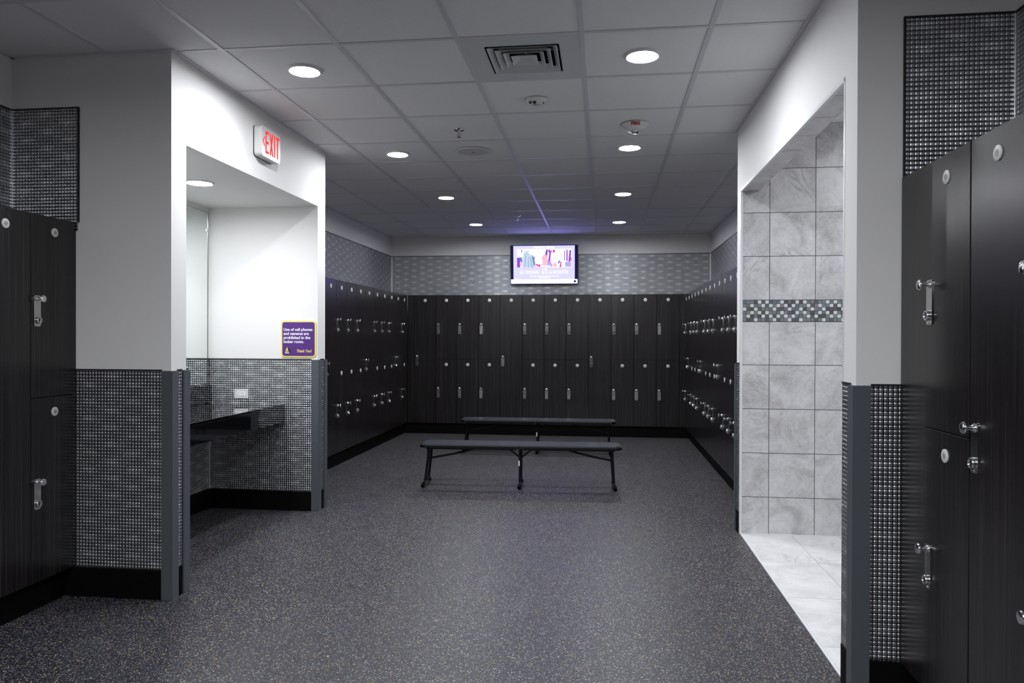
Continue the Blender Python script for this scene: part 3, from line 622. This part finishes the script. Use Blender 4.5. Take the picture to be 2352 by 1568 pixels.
bm = BM(); prism(bm, rc(-w+0.008, w-0.008, -h+0.012, h-0.006), 'y', -0.0006, 0.0002); scrn = obj('screen', bm, G['navy'], tv)
scr('advert_panel', 'lav', 2, rc(-0.437, 0.435, -0.208, 0.268))
scr('bottom_bar', 'wht', 3, rc(-0.474, 0.474, -0.266, -0.205))
scr('photo_backdrop', 'wht', 3, rc(-0.385, 0.392, -0.035, 0.222))
scr('photo_purple_shape', 'pur', 4, rc(-0.385, -0.34, -0.035, 0.105), [(0.005, 0.10), (0.03, 0.215), (0.055, 0.215), (0.045, 0.09)], [(0.045, 0.02), (0.085, 0.02), (0.10, 0.19), (0.07, 0.22), (0.055, 0.19), (0.075, 0.17), (0.065, 0.09)], [(0.315, 0.05), (0.335, 0.05), (0.335, 0.21), (0.318, 0.21)],
    [(0.285, 0.06), (0.297, 0.06), (0.297, 0.20), (0.285, 0.20)], [(0.345, 0.04), (0.375, 0.04), (0.385, 0.20), (0.36, 0.21)], [(-0.325, 0.175), (-0.312, 0.175), (-0.315, 0.212), (-0.328, 0.212)])
scr('photo_person_shirt', 'pale', 5, [(-0.31, -0.035), (-0.30, 0.13), (-0.285, 0.175), (-0.24, 0.205), (-0.18, 0.20), (-0.14, 0.12), (-0.12, 0.03), (-0.13, -0.035)])
scr('photo_shirt_fold', 'shd', 6, [(-0.285, -0.035), (-0.27, 0.13), (-0.25, 0.14), (-0.262, -0.035)], [(-0.235, -0.035), (-0.225, 0.12), (-0.21, 0.12), (-0.212, -0.035)], [(-0.185, -0.035), (-0.20, 0.10), (-0.185, 0.13), (-0.155, -0.035)], rc(-0.29, -0.20, 0.150, 0.158))
scr('photo_white_figure', 'wht', 5, [(-0.225, 0.16), (-0.20, 0.222), (-0.06, 0.222), (-0.03, 0.14), (-0.05, 0.03), (-0.12, 0.03), (-0.15, 0.12)], [(0.10, 0.02), (0.11, 0.13), (0.135, 0.20), (0.175, 0.20), (0.20, 0.12), (0.19, 0.02)])
scr('photo_soft_purple', 'spu', 4, [(0.045, -0.03), (0.12, -0.03), (0.115, 0.05), (0.045, 0.06)], [(0.095, 0.17), (0.115, 0.17), (0.12, 0.215), (0.10, 0.215)], [(0.30, -0.03), (0.385, -0.03), (0.385, 0.035), (0.30, 0.045)])
scr('photo_person_shadow', 'blu', 6, [(-0.345, 0.045), (-0.305, 0.04), (-0.31, 0.085), (-0.325, 0.12), (-0.34, 0.10)], [(-0.175, 0.16), (-0.155, 0.11), (-0.128, 0.12), (-0.138, 0.06), (-0.115, -0.03), (-0.14, -0.035), (-0.165, 0.07)], [(0.19, 0.03), (0.215, 0.01), (0.235, 0.06), (0.215, 0.06)])
scr('photo_person_skin', 'pink', 5, [(-0.345, -0.015), (-0.31, -0.02), (-0.31, 0.04), (-0.345, 0.045)], [(-0.03, -0.035), (0.045, -0.035), (0.055, 0.06), (0.035, 0.14), (0.0, 0.15), (-0.035, 0.10), (-0.02, 0.05)], [(0.125, -0.03), (0.18, -0.03), (0.185, 0.05), (0.13, 0.05)])
scr('photo_red_shape', 'redd', 7, [(-0.12, -0.035), (-0.03, -0.035), (-0.05, 0.0), (-0.115, 0.015)], [(0.22, -0.035), (0.245, -0.035), (0.248, 0.04), (0.235, 0.05)], rc(0.128, 0.165, 0.085, 0.092), rc(0.125, 0.155, 0.17, 0.21), [(0.38, 0.04), (0.39, 0.04), (0.39, 0.10), (0.378, 0.10)])
scr('photo_grey_shape', 'gry', 4, [(0.20, 0.10), (0.29, 0.11), (0.29, 0.116), (0.20, 0.106)], [(0.21, 0.14), (0.31, 0.15), (0.31, 0.156), (0.21, 0.146)], rc(-0.375, -0.372, 0.12, 0.20), rc(-0.352, -0.349, 0.12, 0.20), rc(-0.29, -0.20, 0.166, 0.174),)
bm = BM(); text(bm, '$1 DOWN  $15 A MONTH', 0.068, face_y(0.0, -0.0030, -0.128), 0.0003, 0.0005, 'CENTER', 0.86); text(bm, 'TELL A FRIEND', 0.036, face_y(-0.025, -0.0038, -0.034), 0.0003, 0.0008, 'CENTER');
for a_, b_, c_, d_ in ((-0.20, 0.21, -0.166, -0.158), (-0.07, 0.08, -0.182, -0.175), (-0.03, 0.045, -0.068, -0.055)): prism(bm, rc(a_, b_, c_, d_), 'y', -0.0030, -0.0026)
obj('advert_lettering', bm, G['wht'], scrn)
bm = BM(); text(bm, '9:33:10', 0.046, face_y(-0.462, -0.0030, -0.252), 0.0003, 0.0004); text(bm, 'AM', 0.02, face_y(-0.312, -0.0030, -0.240), 0.0003, 0.0002); obj('clock_lettering', bm, G['gry'], scrn)
bm = BM(); text(bm, 'PENNY SALE', 0.040, face_y(0, -0.0030, 0.232), 0.0003, 0.0010, 'CENTER', 1.35); obj('advert_heading', bm, G['yel'], scrn)
bm = BM(); lathe(bm, [(0, 0.003), (0.017, 0.003), (0.017, 0.002)], (0.437, 0, -0.236), (0, -1, 0), 20); obj('corner_emblem', bm, M['black'], scrn)

# ------------------------------------------------------------------ folding benches
def bench(loc, rz, label):
    t_ = thing('folding_bench', label, 'bench', loc, rz, 'black folding benches')
    Lh, Wh, Zt = 0.905, 0.155, 0.392
    for sx in (-1, 1):
        a, b_ = (0.0012, Lh) if sx > 0 else (-Lh, -0.0012); c = 0.045
        out = [(a, -Wh), (b_-c, -Wh), (b_, -Wh+c), (b_, Wh-c), (b_-c, Wh), (a, Wh)] if sx > 0 else [(b_, -Wh), (b_, Wh), (a+c, Wh), (a, Wh-c), (a, -Wh+c), (a+c, -Wh)]
        bm = BM(); prism(bm, out, 'z', Zt-0.031, Zt-0.012); obj('edge_band', bm, M['frame'], t_)
        cx_ = sum(p[0] for p in out)/6; out = [(p[0]-math.copysign(0.005, p[0]-cx_) if abs(p[0]) > 0.05 else p[0], p[1]-math.copysign(0.005, p[1])) for p in out]
        bm = BM(); prism(bm, out, 'z', Zt-0.0115, Zt)
        top = [f for f in bm.faces if all(v.co.z > Zt-1e-4 for v in f.verts)]
        bmesh.ops.bevel(bm, geom=[e for e in top[0].edges if not (abs(e.verts[0].co.x) < 0.01 and abs(e.verts[1].co.x) < 0.01)], offset=0.008, segments=4, affect='EDGES')
        obj('seat_panel', bm, M['benchtop'], t_, smooth=True)
    # side rails under the seat
    for sy in (-1, 1):
        bm = BM(); box(bm, -0.845, -0.03, sy*0.115-0.011, sy*0.115+0.011, Zt-0.047, Zt-0.0315, 0.003); box(bm, 0.03, 0.845, sy*0.115-0.011, sy*0.115+0.011, Zt-0.047, Zt-0.0315, 0.003); obj('side_rail', bm, M['frame'], t_)
    for nm, X, foot in (('leg', -0.840, 0), ('leg', 0.826, 0), ('leg', 0.0, 0)):
        s = 1 if X > 0 else (-1 if X < 0 else 0); bm = BM(); xb = X+s*(0.022 if s < 0 else 0.012)
        for sy in (-1, 1): tube(bm, smooth_path([(X-s*0.008, sy*0.072, Zt-0.045), (X, sy*0.072, 0.24), (xb, sy*0.078, 0.055)]), 0.0120, 12)
        tube(bm, [(X, -0.072, 0.245), (X, 0.072, 0.245)], 0.010, 10)
        tube(bm, smooth_path([(xb+s*0.006, -0.140, 0.026), (xb, -0.085, 0.052), (xb, 0.085, 0.052), (xb+s*0.006, 0.140, 0.026)]), 0.0125, 12)
        lg = obj(nm, bm, M['frame'], t_, smooth=True)
        for sy in (-1, 1):
            bm = BM(); tube(bm, [(xb+s*0.004, sy*0.125, 0.034), (xb+s*0.008, sy*0.165, 0.0175)], 0.0172, 12); obj('rubber_foot', bm, M['rubber'], lg, smooth=True)
    for s in (-1, 1):
        bm = BM(); tube(bm, smooth_path([(s*0.835, 0, 0.245), (s*0.62, 0, 0.285), (s*0.40, 0, Zt-0.050), (s*0.30, 0, Zt-0.045)]), 0.0095, 10); obj('diagonal_brace', bm, M['frame'], t_, smooth=True)
        bm = BM(); tube(bm, [(s*0.006, 0, 0.262), (s*0.115, 0, Zt-0.045)], 0.0075, 10); obj('centre_brace', bm, M['frame'], t_, smooth=True)
    bm = BM(); tube(bm, [(0, 0, 0.255), (0, 0.0, 0.265)], 0.012, 10); tube(bm, [(0, -0.075, 0.262), (0, 0.075, 0.262)], 0.009, 10); obj('pivot_bar', bm, M['frame'], t_)
    bm = BM(); prism(bm, rrect(-0.014, -0.001, 0.200, 0.248, 0.004), 'y', -0.0915, -0.0885); obj('white_label', bm, M['white'], t_)
    return t_
b1 = bench((-0.632, 3.070, 0.0), math.radians(2.3), 'nearer black folding bench, centre fold and white leg label')
b2 = dup(b1, (-0.650, 5.055, 0.0), math.radians(0.8), 'farther black folding bench, parallel behind the nearer one')
